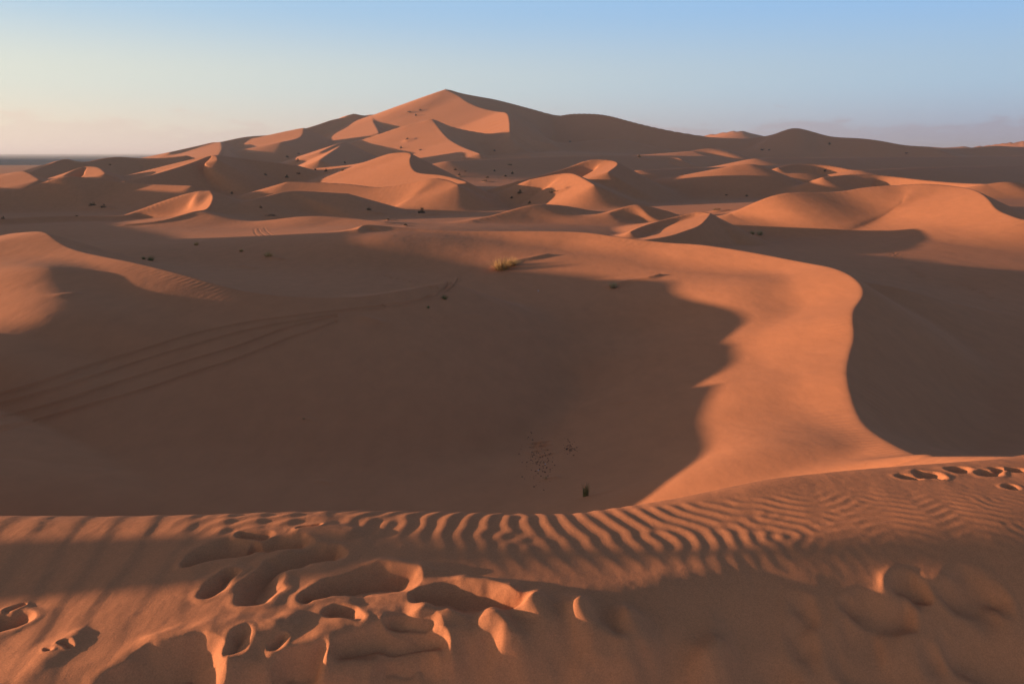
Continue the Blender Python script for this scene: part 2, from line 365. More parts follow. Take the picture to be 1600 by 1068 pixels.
def chain_off(X, Y, pts):
    """how far right of the chain's middle line, in radii"""
    best = np.full(X.shape, 1e9); off = np.zeros(X.shape)
    if len(pts) == 1: pts = [pts[0], (pts[0][0] + 1e-3, pts[0][1], pts[0][2])]
    for a, b in zip(pts[:-1], pts[1:]):
        ex, ey = b[0] - a[0], b[1] - a[1]
        t = np.clip(((X - a[0]) * ex + (Y - a[1]) * ey) / (ex * ex + ey * ey + 1e-12), 0, 1)
        r = a[2] + t * (b[2] - a[2]); dx = (X - (a[0] + t * ex)) / r; dy = (Y - (a[1] + t * ey)) / r
        d = np.hypot(dx, dy); m = d < best
        best = np.where(m, d, best); off = np.where(m, .8 * dx - .6 * dy, off)
    return off

def to_ground(pts, near=True):
    out = []
    for p in pts:
        g = locate(p[0], p[1], 1.3, 16, 500, cam_height) if near else locate(p[0], p[1], 20, 1500, 900)
        out.append((g[0], g[1], p[2]))
    return out

PITS = [  # (depth, rim, [(px, py, radius m)])
 (.055,.012,[(295,880,.035),(322,866,.07),(352,857,.09),(385,853,.07)]), (.04,.008,[(400,850,.05),(430,849,.06),(468,847,.055)]),
 (.04,.008,[(386,834,.04),(414,835,.045)]), (.055,.014,[(326,924,.05),(338,914,.065),(358,895,.045)]),
 (.075,.018,[(398,936,.06),(408,920,.075),(418,897,.055),(442,880,.08),(482,866,.10),(520,864,.07)]),
 (.085,.015,[(487,930,.05),(528,916,.08),(580,908,.115),(632,908,.09)]), (.04,.012,[(525,959,.045),(552,962,.045)]),
 (.07,.012,[(652,936,.05),(700,932,.09),(760,938,.10),(812,944,.06)]), (.035,.01,[(618,976,.04),(670,988,.055)]),
 (.045,.014,[(371,1000,.04),(362,1018,.045)]), (.03,.01,[(437,1003,.02),(426,1020,.028)]),
 (.135,.022,[(190,1066,.07),(238,1052,.11),(290,1042,.115),(300,1066,.09)]), (.10,.018,[(532,1030,.055),(582,1024,.08),(642,1030,.065),(688,1022,.045)]),
 (.06,.016,[(440,1064,.05),(484,1050,.055)]), (.05,.016,[(610,1068,.05),(664,1064,.05)]), (.06,.018,[(-6,976,.055),(28,970,.055)]),
 (.028,.008,[(16,957,.02),(38,948,.018)]), (.028,.01,[(102,1006,.018),(104,1014,.016)]), (.02,.006,[(76,1020,.016)]),
 (.018,.006,[(470,826,.03),(500,824,.03)]),
 (.04,.012,[(1402,922,.045),(1424,927,.055),(1442,932,.035)]), (.055,.012,[(1492,928,.06),(1525,932,.09),(1556,938,.05)]),
 (.045,.012,[(1342,955,.05),(1370,960,.08),(1406,965,.05)]), (.02,.006,[(1336,998,.04),(1366,1002,.045)]),
 (.035,.008,[(1330,1035,.06),(1372,1042,.09)]), (.05,.01,[(1500,1030,.06),(1550,1040,.12),(1600,1052,.11)]),
 (.022,.008,[(1256,950,.05),(1262,962,.05)]), (.022,.008,[(1250,990,.045),(1262,1015,.055)]), (.02,.006,[(1452,1045,.05)]), (.04,.01,[(1222,1066,.07)]),
 (.02,.008,[(1412,745,.035),(1424,745,.035)]), (.03,.01,[(1438,741,.045),(1455,741,.04)]), (.02,.008,[(1464,745,.03)]), (.028,.01,[(1488,735,.04),(1502,734,.045)]),
 (.024,.01,[(1536,740,.04),(1550,740,.04)]), (.024,.01,[(1552,734,.04)]), (.028,.01,[(1578,734,.045),(1592,734,.04)]), (.02,.008,[(1590,762,.03)])]
MOUNDS = [ # (height, [(px, py, radius)])
 (.035,[(660,966,.05),(682,985,.05),(700,1006,.045)]), (.035,[(715,966,.05),(722,990,.055),(738,1010,.05)]), (.05,[(770,968,.055),(778,1000,.06),(788,1032,.05)]),
 (.07,[(836,966,.07),(846,1000,.08),(812,1045,.08)]), (.085,[(908,970,.055),(914,1000,.065),(918,1050,.07)]), (.085,[(985,982,.055),(998,1010,.06)]),
 (.085,[(962,1030,.06),(968,1060,.06)]), (.10,[(1108,1054,.085)]), (.035,[(505,1052,.035),(590,1056,.045),(660,1048,.04),(706,1040,.035)]), (.02,[(455,960,.035),(430,985,.04),(400,1000,.035)]), (.028,[(1388,915,.05)]), (.034,[(1478,913,.065)]), (.018,[(1040,985,.05)]),
 (.03,[(470,832,.05),(505,830,.07),(540,833,.05)]), (.028,[(400,1060,.05),(440,1036,.05),(484,1012,.055),(541,984,.05),(591,972,.05)]),
 (.03,[(350,1035,.05),(342,1066,.05)]), (.02,[(120,990,.04),(60,1040,.06)]), (.02,[(250,1000,.05),(330,985,.05),(420,975,.05)]), (.015,[(1290,945,.09),(1330,1020,.09)]), (.012,[(1420,1000,.12)]),
 (.03,[(600,884,.06),(660,893,.05)]), (.022,[(720,912,.05),(790,920,.05)])]

def ripple_sheet():
    """wind ripples grown as a pattern (so that they fork and merge like real ones); returns a sampler"""
    dx = .0115; x0, x1, y0, y1 = -3.4, 10.4, .8, 8.5
    nx, ny = int((x1 - x0) / dx), int((y1 - y0) / dx)
    xs = x0 + dx * np.arange(nx); ys = y0 + dx * np.arange(ny)
    X, Y = np.meshgrid(xs, ys)
    rs = np.random.RandomState(3)
    # crest bearing turns from across the wind on the left to lengthwise on the right
    a = R_(-30) + R_(42) * sstep(X, -1.4, .15) + R_(55) * sstep(X + .25 * (Y - 3.6), .15, 2.3)
    lam = .092
    k = 2 * math.pi / lam
    F = (X - .9) * np.cos(a) + (Y - 3.8) * np.sin(a)
    wob = .115 * vnoise(X * 2.8, Y * 2.4, 1) + .03 * vnoise(X * 7, Y * 5, 2)
    u = .5 * np.sin(k * (F + wob)) + .38 * rs.randn(ny, nx)
    kx = 2 * np.pi * np.fft.fftfreq(nx, dx) / k; ky = 2 * np.pi * np.fft.rfftfreq(ny, dx) / k
    K2 = (kx[None, :] ** 2) + (2 * np.pi * np.fft.fftfreq(ny, dx)[:, None] / k) ** 2
    r = .32; dt = .5
    Lin = 1.0 / (1 - dt * (r - (1 - K2) ** 2))
    for it in range(60):
        u = np.real(np.fft.ifft2((np.fft.fft2(u - dt * u ** 3)) * Lin))
    u = u / .62
    def sample(x, y):
        # finer ripples towards the right
        sx = 1.0 + .85 * sstep(x, .2, 2.6)
        y = 3.6 + (y - 3.6) * sx; x = x + .85 * np.interp(x, _wx, _wi)
        fx = (x - x0) / dx; fy = (y - y0) / dx
        ok = (fx > 2) & (fx < nx - 3) & (fy > 2) & (fy < ny - 3)
        fx = np.clip(fx, 2, nx - 4); fy = np.clip(fy, 2, ny - 4)
        i = fx.astype(int); j = fy.astype(int); tx = fx - i; ty = fy - j
        def w(t): return (((-.5 * t + 1) * t - .5) * t, (1.5 * t - 2.5) * t * t + 1, ((-1.5 * t + 2) * t + .5) * t, (.5 * t - .5) * t * t)
        wx, wy = w(tx), w(ty); s = 0
        for b in range(4):
            row = 0
            for c in range(4): row = row + wx[c] * u[j + b - 1, i + c - 1]
            s = s + wy[b] * row
        return np.where(ok, s, 0) / (sx ** .9)
    return sample
R_ = math.radians
_wx = np.linspace(-6, 9, 1501); _wi = np.concatenate([[0], np.cumsum(sstep(_wx, .2, 2.6)[:-1] * (_wx[1] - _wx[0]))])

_rip = None
def near_relief(X, Y):
    """ripples, footprints and trodden sand of the foreground"""
    global _rip
    if _rip is None: _rip = ripple_sheet()
    # churn mask around the prints: ripples are wiped out there
    dz = np.zeros(X.shape); wipe = np.zeros(X.shape)
    wx = X + .026 * vnoise(X * 6, Y * 6, 11) + .009 * vnoise(X * 17, Y * 17, 12); wy = Y + .026 * vnoise(X * 6, Y * 6, 13) + .009 * vnoise(X * 17, Y * 17, 14)
    for depth, rim, pts in PITS:
        g = to_ground(pts); rm = max(p[2] for p in g)
        m = (X > min(p[0] for p in g) - 3 * rm) & (X < max(p[0] for p in g) + 3 * rm) & (Y > min(p[1] for p in g) - 3 * rm) & (Y < max(p[1] for p in g) + 3 * rm)
        if not m.any(): continue
        g = [(p[0], p[1], p[2] * 1.12) for p in g]; rm = np.mean([p[2] for p in g])
        d = chain_field(wx[m], wy[m], g); off = chain_off(wx[m], wy[m], g)
        soft = g[0][0] > .6 and g[0][1] < 3.8
        if soft: prof = -1.0 * depth * np.exp(-(d / .8) ** 2.2) + .4 * rim * np.exp(-((d - 1.3) / .4) ** 2)
        else:
            # walls at the angle of repose, gentler on the side the foot left by
            wall = (.66 - .30 * sstep(off, -.3, .8)) * rm * (1 - d)
            prof = -np.maximum(smin(wall, depth, .012), 0) * (d < 1) + .28 * rim * np.exp(-((d - 1.15) / .4) ** 2)
        dz[m] += prof
        wipe[m] = np.maximum(wipe[m], 1 - sstep(d, 1.1, 1.9))
    for hgt, pts in MOUNDS:
        g = to_ground(pts); rm = max(p[2] for p in g)
        m = (X > min(p[0] for p in g) - 3 * rm) & (X < max(p[0] for p in g) + 3 * rm) & (Y > min(p[1] for p in g) - 3 * rm) & (Y < max(p[1] for p in g) + 3 * rm)
        if not m.any(): continue
        d = chain_field(wx[m], wy[m], g)
        dz[m] += (1.0 if -.75 < g[0][0] < 1.2 and g[0][1] < 2.9 else .7) * hgt * np.exp(-(d / 1.2) ** 2)
        wipe[m] = np.maximum(wipe[m], .9 * (1 - sstep(d, 1.0, 2.0)))
    # ripples
    ylow = np.interp(X, [-3, -.9, -.4, 0, 1, 2.5, 4, 6], [3.3, 3.22, 3.10, 2.90, 2.92, 3.15, 3.4, 4])
    amp = sstep(Y - ylow, -.05, .28) * (1 - .75 * sstep(Y - ylow, .75, 1.4) * sstep(X, .4, 1.2)) * sstep(X, -1.9, -1.2) * (1 - .2 * sstep(X, 1.2, 2.2))
    w = .75 * sstep(X, .4, 3.0); yc = np.interp(X, CREST_X, CREST_Y)
    amp *= 1 - (1 - sstep(yc - Y, .35 * w, w + .02)) * sstep(X, .3, .9)
    r = _rip(X, Y)
    r = np.where(r > 0, r, r * .75)
    dz += .0026 * amp * r * (1 - wipe)
    # broader, softer ripples on the left
    al = sstep(-X, -.1, .7) * (.55 + .45 * sstep(Y, 2.0, 3.0))
    ph = (X * .97 + (Y - 3) * .16 + .05 * vnoise(X * 1.7, Y * 1.3, 21) + .015 * vnoise(X * 6, Y * 4, 22)) / .175
    s = np.mod(ph, 1.0); saw = np.where(s < .66, s / .66, (1 - s) / .34)
    saw = saw * saw * (3 - 2 * saw) - .5
    dz += .0042 * al * saw * (1 - .8 * wipe) * (.75 + .5 * vnoise(X * 1.1, Y * .9, 23))
    # faint long streaks in the sheltered sand on the right
    ar = sstep(X, .3, 1.4) * (1 - sstep(Y - ylow, -.5, .1))
    ph2 = ((X - .9) * .35 + Y * .94 + .06 * vnoise(X * 1.5, Y * 2, 24)) / .13
    dz += .0018 * ar * np.sin(2 * math.pi * ph2) * (1 - wipe)
    # trodden lumps
    tr = np.exp(-(((X + .35) / .75) ** 2 + ((Y - 2.45) / .42) ** 2) ** 2)
    dz += tr * (.008 * vnoise(X * 6, Y * 5, 31) + .0035 * vnoise(X * 14, Y * 12, 32) + .0010 * vnoise(X * 30, Y * 27, 36))
    dz += (.0010 * vnoise(X * 11, Y * 11, 34) + .0004 * vnoise(X * 30, Y * 30, 35)) * (1 - amp * .8) * (Y < 5)
    return dz

# wheel tracks and trails across the far sand, (px, py)
TRACKS = [
 [(-40,628),(0,617),(75,594),(150,568),(225,546),(292,525),(375,506),(450,495),(525,486),(600,478)],
 [(-40,642),(0,632),(75,611),(150,587),(225,562),(300,540),(375,519),(450,504),(525,492)],
 [(-40,662),(0,652),(75,634),(150,609),(225,585),(300,562),(375,540),(450,512),(525,495)],
 [(-40,680),(0,669),(75,652),(150,630),(225,609),(300,583),(375,559),(450,529),(487,517),(525,502)],
 [(600,478),(650,470),(690,458),(712,442),(716,434)], [(560,484),(620,477),(668,466),(694,450),(700,440)],
 [(330,373),(285,377),(250,375),(244,371),(262,366),(300,361),(345,351),(400,345),(460,341)],
 [(197,375),(230,380),(280,383),(330,376)],
 [(397,358),(399,365),(409,371),(424,374)], [(404,357),(407,363),(416,369),(430,373)], [(413,355),(416,361),(424,367),(436,371)],
 [(500,392),(560,398),(620,408),(680,424)], [(498,396),(556,403),(612,414),(668,430)]]
TRAILS = [[(596,430),(620,436),(645,440),(668,447),(682,449)], [(1393,394),(1402,405),(1418,418),(1436,430)], [(1398,394),(1412,410),(1430,426),(1446,436)], [(1486,440),(1510,448),(1535,458),(1556,470)], [(846,690),(842,700),(852,712)]]
SANDTAILS = [ # little drifts behind shrubs: height, [(px,py,radius)]
 (.45,[(783,417,1.0),(805,409,1.1),(828,405,.9),(856,399,.5)]), (.42,[(960,446,.8),(985,440,1.0),(1010,436,.9),(1030,431,.5)]), (.28,[(575,499,.9),(590,503,.7)]),
 (.22,[(382,416,1.2),(397,419,.8)]), (.10,[(920,776,.35),(938,771,.3),(958,766,.2)]), (.12,[(804,521,.5),(822,517,.5)]), (.12,[(97,461,.7),(116,459,.5)]), (.08,[(475,653,.3),(486,656,.3)]),
 (.1,[(500,752,.25),(512,754,.25)]), (.1,[(974,628,.4),(985,627,.3)]), (.1,[(648,551,.5),(662,549,.4)]), (.12,[(730,493,.6),(745,492,.5)]), (.14,[(856,748,.3),(868,746,.3)]), (.3,[(420,403,.8),(440,405,.5)])]

SHRUBS = [(145,325,16,'wide dark shrub left of a second one on the shaded plain at left'),(163,327,11,'small dark shrub just right of the wide one on the shaded plain at left'),
 (425,341,17,'rounded dark bush behind the tracked ridge crest'),(577,332,15,'dark bush with a pointed top in the shaded flat left of centre'),(660,337,18,'dark bush leaning over a drift, nearest shrub of the central flat'),
 (606,345,9,'low shrub below the pointed bush on the shaded flat'),(634,354,9,'low dark shrub touching the far side of the main dune crest'),
 (813,305,12,'left of the two larger shrubs on the floor right of centre'),(865,303,14,'right of the two larger shrubs on the floor right of centre'),(800,311,7,'small shrub in front of the left larger floor shrub'),(828,320,8,'small shrub above the low lit crest right of centre'),
 (1120,331,14,'dark round bush at the left tip of the big right-hand dune'),
 (712,267,7,'shrub at the upper left of the scattered group on the central floor'),(718,276,8,'shrub below the upper left one of the central group'),(727,269,5,'tiny shrub between others in the central group'),(762,279,7,'shrub in the middle of the central group'),
 (773,269,5,'tiny shrub above the middle of the central group'),(797,260,8,'topmost shrub of the central group'),(790,277,7,'shrub low on the right of the central group'),(801,273,7,'rightmost shrub of the central group'),(758,285,9,'lowest shrub of the central group'),
 (773,237,5,'tiny shrub at the lit tongue under the second peak'),(627,233,6,'left one of two shrubs at the foot of the second peak'),(657,236,6,'right one of two shrubs at the foot of the second peak'),(539,256,6,'small shrub under the dark ridge left of the second peak'),
 (510,270,8,'shrub at the left end of the lit mid dune'),(535,268,7,'shrub on the dark face under the lit mid dune'),(637,220,8,'dark scrub on the sunlit left face of the second peak'),(999,248,9,'shrub beside the small lit dune cap right of the great dune'),
 (640,177,7,'scrub high on the left face of the great dune'),(657,174,6,'scrub nearest the summit on the great dune face'),(650,182,5,'lowest scrub on the great dune face'),
 (172,259,5,'lone shrub on the far smooth mound at left'),(415,276,9,'left shrub of a row below the left ridge'),(449,280,9,'second shrub of the row below the left ridge'),(467,273,7,'third shrub of the row below the left ridge'),
 (449,247,7,'upper left scrub on the slope under the left skyline'),(466,253,7,'lower scrub on the slope under the left skyline'),(467,242,5,'tiny upper scrub on the slope under the left skyline'),(493,267,6,'last shrub at the right of the row below the left ridge'),
 (6,344,8,'dark shrub at the left edge of the picture'),(120,339,5,'tiny shrub on the long low crest at left'),(408,326,7,'small shrub above the rounded bush behind the tracked ridge'),(363,304,6,'tiny shrub right of the small lit left dune'),
 (1191,236,7,'dark scrub at the foot of the far dark hill'),(1202,236,5,'tiny scrub right of the one at the foot of the far dark hill'),(1296,227,6,'scrub on the shoulder of the far dark hill'),(1135,306,5,'tiny shrub left on the shaded right-hand slope'),
 (1167,308,7,'small shrub on the shaded slope left of the big right-hand dune'),(1289,269,6,'shrub on the lit crest beyond the big right-hand dune'),(1416,241,5,'tiny scrub on the far right dark slope'),(891,223,5,'tiny scrub on the lit crest right of the great dune'),(48,257,6,'tiny scrub between the lit far-left dunes')]

def far_relief(X, Y, Z):
    dz = np.zeros(X.shape)
    def work(pts, fn, pad):
        m = (X > min(p[0] for p in pts) - pad) & (X < max(p[0] for p in pts) + pad) & (Y > min(p[1] for p in pts) - pad) & (Y < max(p[1] for p in pts) + pad)
        if m.any(): dz[m] += fn(X[m], Y[m])
    for tr in TRACKS:
        g = to_ground([(p[0], p[1], 1.0) for p in spline([(a, b, 0) for a, b in tr], 4, (1, 1, 1))], False)
        wdt = .095 if g[0][1] < 90 else .16; wamp = 1.2 if g[0][1] < 90 else .2
        def groove(x, y, g=g, w=wdt, wamp=wamp):
            d = chain_field(x, y, g) / w
            f = 1.15 + .35 * vnoise(x * .5, y * .5, 41)
            return wamp * f * w * (-.65 * np.exp(-d ** 2) + .5 * np.exp(-((d - 1.7) / .6) ** 2))
        work(g, groove, 1.5)
    for tr in TRAILS:
        g = to_ground([(p[0], p[1], 1.0) for p in spline([(a, b, 0) for a, b in tr], 5, (0, 0, 0))], False)
        for i, p in enumerate(g):
            q = [(p[0] + (.25 if i % 2 else -.2), p[1] + .3 * (i % 3 - 1), .22)]
            work(q, lambda x, y, q=q: -.09 * np.exp(-chain_field(x, y, q) ** 2) + .03 * np.exp(-((chain_field(x, y, q) - 1.6) / .5) ** 2), 1.2)
    for px, py, w, _ in SHRUBS:
        if w >= 8:
            g = to_ground([(px, py, 1)], False)[0]; r = w / F_PX * g[1] * .75
            q = [(g[0], g[1], r), (g[0] + 1.6 * r, g[1] + .3 * r, .55 * r)]
            work(q, lambda x, y, q=q, r=r: .28 * r * np.exp(-chain_field(x, y, q) ** 1.7), 3 * r)
    for h, pts in SANDTAILS:
        g = to_ground(pts, False)
        work(g, lambda x, y, g=g, h=h: .6 * h * np.exp(-chain_field(x, y, g) ** 1.6 * 1.3), 5)
    return dz
HAZE = 7e-5
# ---------------------------------------------------------------- materials
def mat(name):
    m = bpy.data.materials.new(name); m.use_nodes = True
    return m, m.node_tree, m.node_tree.nodes['Principled BSDF']

def sand_material():
    m, nt, bs = mat("sand"); N = nt.nodes.new; L = nt.links.new
    bs.inputs['Roughness'].default_value = .95; bs.inputs['Specular IOR Level'].default_value = .12
    geo = N('ShaderNodeNewGeometry')
    def noise(scale, detail=4, rough=.6, stretch=None):
        n = N('ShaderNodeTexNoise'); n.inputs['Scale'].default_value = scale; n.inputs['Detail'].default_value = detail; n.inputs['Roughness'].default_value = rough
        if stretch:
            mp = N('ShaderNodeMapping'); mp.inputs['Scale'].default_value = stretch; L(geo.outputs['Position'], mp.inputs['Vector']); L(mp.outputs[0], n.inputs['Vector'])
        else: L(geo.outputs['Position'], n.inputs['Vector'])
        return n
    big = noise(.035, 5); mid = noise(.9, 5, .65, (1, .45, 1)); fine = noise(55, 3, .7); grain = noise(170, 3, .8)
    r1 = N('ShaderNodeMix'); r1.data_type = 'RGBA'; r1.inputs['A'].default_value = SAND_A; r1.inputs['B'].default_value = SAND_B
    L(big.outputs['Fac'], r1.inputs['Factor'])
    def modulate(src, n, lo, hi):
        mr = N('ShaderNodeMapRange'); mr.inputs['From Min'].default_value = .25; mr.inputs['From Max'].default_value = .75; mr.inputs['To Min'].default_value = lo; mr.inputs['To Max'].default_value = hi
        L(n.outputs['Fac'], mr.inputs['Value'])
        v = N('ShaderNodeVectorMath'); v.operation = 'SCALE'; L(src, v.inputs[0]); L(mr.outputs[0], v.inputs['Scale'])
        return v.outputs[0]
    c = modulate(r1.outputs['Result'], mid, .93, 1.07)
    c = modulate(c, fine, .94, 1.06); c = modulate(c, grain, .80, 1.20)
    L(c, bs.inputs['Base Color'])
    b1 = N('ShaderNodeBump'); b1.inputs['Strength'].default_value = .5; b1.inputs['Distance'].default_value = .0022; L(grain.outputs['Fac'], b1.inputs['Height'])
    b2 = N('ShaderNodeBump'); b2.inputs['Strength'].default_value = .45; b2.inputs['Distance'].default_value = .0018; L(fine.outputs['Fac'], b2.inputs['Height']); L(b1.outputs[0], b2.inputs['Normal'])
    # soft unevenness of the big slopes
    und = noise(.16, 6, .55, (1, .5, 1)); b3 = N('ShaderNodeBump'); b3.inputs['Strength'].default_value = .35; b3.inputs['Distance'].default_value = .35
    L(und.outputs['Fac'], b3.inputs['Height']); L(b2.outputs[0], b3.inputs['Normal'])
    streak = noise(1.6, 5, .6, (1, .35, 1)); b4 = N('ShaderNodeBump'); b4.inputs['Strength'].default_value = .4; b4.inputs['Distance'].default_value = .035
    L(streak.outputs['Fac'], b4.inputs['Height']); L(b3.outputs[0], b4.inputs['Normal'])
    L(b4.outputs[0], bs.inputs['Normal'])
    return m
SAND_A = (.52, .205, .094, 1); SAND_B = (.57, .228, .105, 1)
SAND = sand_material()

def plain_mat(name, col, col2=None, scale=3, rough=.8):
    m, nt, bs = mat(name); N = nt.nodes.new; L = nt.links.new
    bs.inputs['Roughness'].default_value = rough; bs.inputs['Specular IOR Level'].default_value = .2
    n = N('ShaderNodeTexNoise'); n.inputs['Scale'].default_value = scale; n.inputs['Detail'].default_value = 5
    tc = N('ShaderNodeTexCoord'); L(tc.outputs['Object'], n.inputs['Vector'])
    mx = N('ShaderNodeMix'); mx.data_type = 'RGBA'; mx.inputs['A'].default_value = (*col, 1); mx.inputs['B'].default_value = (*(col2 or [c * .6 for c in col]), 1)
    mr = N('ShaderNodeMapRange'); mr.inputs['From Min'].default_value = .35; mr.inputs['From Max'].default_value = .65; L(n.outputs['Fac'], mr.inputs['Value'])
    L(mr.outputs[0], mx.inputs['Factor']); L(mx.outputs['Result'], bs.inputs['Base Color'])
    return m
M = dict(
    gravel=plain_mat("dark_gravel_plain", (.085, .075, .07), (.055, .048, .046), .0012, .95),
    straw=plain_mat("dry_straw", (.55, .36, .14), (.36, .22, .09), 6), green=plain_mat("grey_green_stems", (.22, .22, .08), (.12, .13, .05), 6),
    pale=plain_mat("pale_dry_stems", (.50, .38, .20), (.34, .25, .13), 6), dark=plain_mat("dark_twigs", (.085, .055, .032), (.05, .035, .022), 6),
    leaf=plain_mat("dusty_leaves", (.14, .10, .055), (.08, .06, .035), 5),
    stone=plain_mat("dark_droppings", (.06, .035, .025), (.1, .06, .04), 30), white=plain_mat("white_litter", (.75, .76, .8), (.6, .6, .65), 20),
    skin=plain_mat("skin", (.32, .18, .11), None, 8), cloth=plain_mat("blue_robe", (.05, .08, .2), None, 4), scarf=plain_mat("pale_scarf", (.6, .55, .45), None, 8), grey=plain_mat("grey_clothes", (.08, .08, .09), None, 4))

def tag(o, label=None, cat=None, group=None, kind=None):
    if label: o['label'] = label
    if cat: o['category'] = cat
    if group: o['group'] = group
    if kind: o['kind'] = kind
    return o

def mesh_from(name, V, Fq, material, smooth=True):
    me = bpy.data.meshes.new(name)
    V = np.asarray(V, np.float32); Fq = np.asarray(Fq, np.int32)
    me.vertices.add(len(V)); me.vertices.foreach_set('co', V.ravel())
    k = Fq.shape[1]
    me.loops.add(Fq.size); me.loops.foreach_set('vertex_index', Fq.ravel())
    me.polygons.add(len(Fq)); me.polygons.foreach_set('loop_start', np.arange(0, Fq.size, k, dtype=np.int32)); me.polygons.foreach_set('loop_total', np.full(len(Fq), k, np.int32))
    me.update(calc_edges=True)
    me.polygons.foreach_set('use_smooth', np.full(len(Fq), smooth))
    me.materials.append(material)
    return me

# ---------------------------------------------------------------- the sand sheet
Q = 1.0
def sand_mesh():
    u = np.concatenate([np.linspace(-3.2, -.78, 130, endpoint=False), np.linspace(-.78, .78, int(1250 * Q), endpoint=False), np.linspace(.78, 1.7, 60)])
    v = np.concatenate([np.geomspace(1.5, 9, int(1000 * Q), endpoint=False), np.geomspace(9, 20, int(90 * Q), endpoint=False), np.geomspace(20, 60, int(640 * Q), endpoint=False), np.geomspace(60, 130, int(300 * Q), endpoint=False),
                        np.geomspace(130, 700, int(420 * Q), endpoint=False), np.geomspace(700, 1700, int(330 * Q), endpoint=False), np.geomspace(1700, 3600, 70)])
    U, Vv = np.meshgrid(u, v); X = U * Vv; Y = Vv.copy()
    Z = np.empty(X.shape)
    Z[:] = height_threads(X, Y)
    nr = int(np.searchsorted(v, 9.2)); m = (Y[:nr] < np.interp(X[:nr], CREST_X, CREST_Y) + .4) & (X[:nr] > -5) & (X[:nr] < 8)
    dz = near_relief(X[:nr][m], Y[:nr][m]); Z[:nr][m] += dz
    fr = v > 19; Z[fr] += far_relief(X[fr], Y[fr], Z[fr])
    nv, nu = X.shape
    V = np.stack([X, Y, Z], -1).reshape(-1, 3)
    i = (np.arange(nv - 1)[:, None] * nu + np.arange(nu - 1)[None, :]).ravel()
    Fq = np.stack([i, i + 1, i + nu + 1, i + nu], -1)
    # coarser ground to the sides of and behind the camera
    xs = np.linspace(-48, 48, 241); ys = np.linspace(-30, 34, 161)
    gx, gy = np.meshgrid(xs, ys); 
    inside = (gy > 1.9) & (gx > -3.2 * gy + .6) & (gx < 1.7 * gy - .6)
    gz = height(gx, gy) - .012
    base = len(V)
    j = (np.arange(160)[:, None] * 241 + np.arange(240)[None, :])
    allin = inside[:-1, :-1] & inside[:-1, 1:] & inside[1:, 1:] & inside[1:, :-1]
    j = j[~allin].ravel()
    V = np.concatenate([V, np.stack([gx, gy, gz], -1).reshape(-1, 3)])
    Fq = np.concatenate([Fq, base + np.stack([j, j + 1, j + 242, j + 241], -1)])
    return mesh_from("sand_dunes", V, Fq, SAND)
o = bpy.data.objects.new("sand_dunes", sand_mesh()); C.objects.link(o); tag(o, kind='structure')

# dark stony plain beyond the sand
xs = np.linspace(-50000, 50000, 61); ys = np.concatenate([np.linspace(900, 6000, 14, endpoint=False), np.geomspace(6000, 60000, 26)])
gx, gy = np.meshgrid(xs, ys); gz = -25 + 0 * gx + 10 * vnoise(gx / 2500, gy / 2500, 5) * sstep(gy, 3000, 9000) + np.where(gy > 25000, 25 * np.clip(vnoise(gx / 7000, gy / 9000, 8) + .25, 0, 1), 0)
nv, nu = gx.shape; i = (np.arange(nv - 1)[:, None] * nu + np.arange(nu - 1)[None, :]).ravel()
o = bpy.data.objects.new("stony_plain", mesh_from("stony_plain", np.stack([gx, gy, gz], -1).reshape(-1, 3), np.stack([i, i + 1, i + nu + 1, i + nu], -1), M['gravel'])); C.objects.link(o); tag(o, kind='structure')

# ---------------------------------------------------------------- plants
def blade_mesh(name, n, h, spread, lean, width, mats, seed, bend=.35, basew=.3):
    rd = random.Random(seed); V = []; Fq = []
    for _ in range(n):
        a = rd.uniform(0, 2 * math.pi); r0 = rd.random() ** .5 * basew * h
        bx, by = r0 * math.cos(a), r0 * math.sin(a)
        a2 = a + rd.uniform(-.9, .9); ln = h * rd.uniform(.45, 1.0); tilt = rd.uniform(.05, 1) * spread
        dx, dy = math.cos(a2), math.sin(a2); w = width * rd.uniform(.6, 1.2); px, py = -dy, dx
        k = len(V); S = 4
        for s in range(S + 1):
            t = s / S; out = math.sin(tilt) * ln * t + bend * ln * t * t * tilt; z = math.cos(tilt) * ln * t - bend * .5 * ln * t * t * tilt
            ww = w * (1 - t * .85)
            cx, cy = bx + dx * out + lean[0] * ln * t * t, by + dy * out + lean[1] * ln * t * t
            V += [(cx - px * ww, cy - py * ww, z - .04 * h), (cx + px * ww, cy + py * ww, z - .04 * h)]
        for s in range(S): Fq.append((k + 2 * s, k + 2 * s + 1, k + 2 * s + 3, k + 2 * s + 2))
    return mesh_from(name, V, Fq, mats, False)

def leaf_mesh(name, n, h, seed):
    rd = random.Random(seed); V = []; Fq = []
    cl = [(rd.gauss(0, .38) * h, rd.gauss(0, .38) * h, abs(rd.gauss(.38, .2)) * h, rd.uniform(.1, .26) * h) for _ in range(9)]
    for _ in range(n):
        c = rd.choice(cl); p = Vector((c[0] + rd.gauss(0, c[3]), c[1] + rd.gauss(0, c[3]), max(.0, c[2] + rd.gauss(0, c[3] * .8))))
        a = Vector((rd.gauss(0, 1), rd.gauss(0, 1), rd.gauss(0, 1))).normalized(); b = a.orthogonal().normalized(); s = h * rd.uniform(.035, .075)
        k = len(V); V += [tuple(p - a * s * 1.6), tuple(p + b * s * .5), tuple(p + a * s * 1.6), tuple(p - b * s * .5)]; Fq.append((k, k + 1, k + 2, k + 3))
    return mesh_from(name, V, Fq, M['leaf'], False)

def ground_at(px, py):
    near = py > 560
    x, y, z = locate(px, py, 12 if near else 25, 1700, 1400, height)
    return x, y, float(height(np.array([x]), np.array([y]))[0])

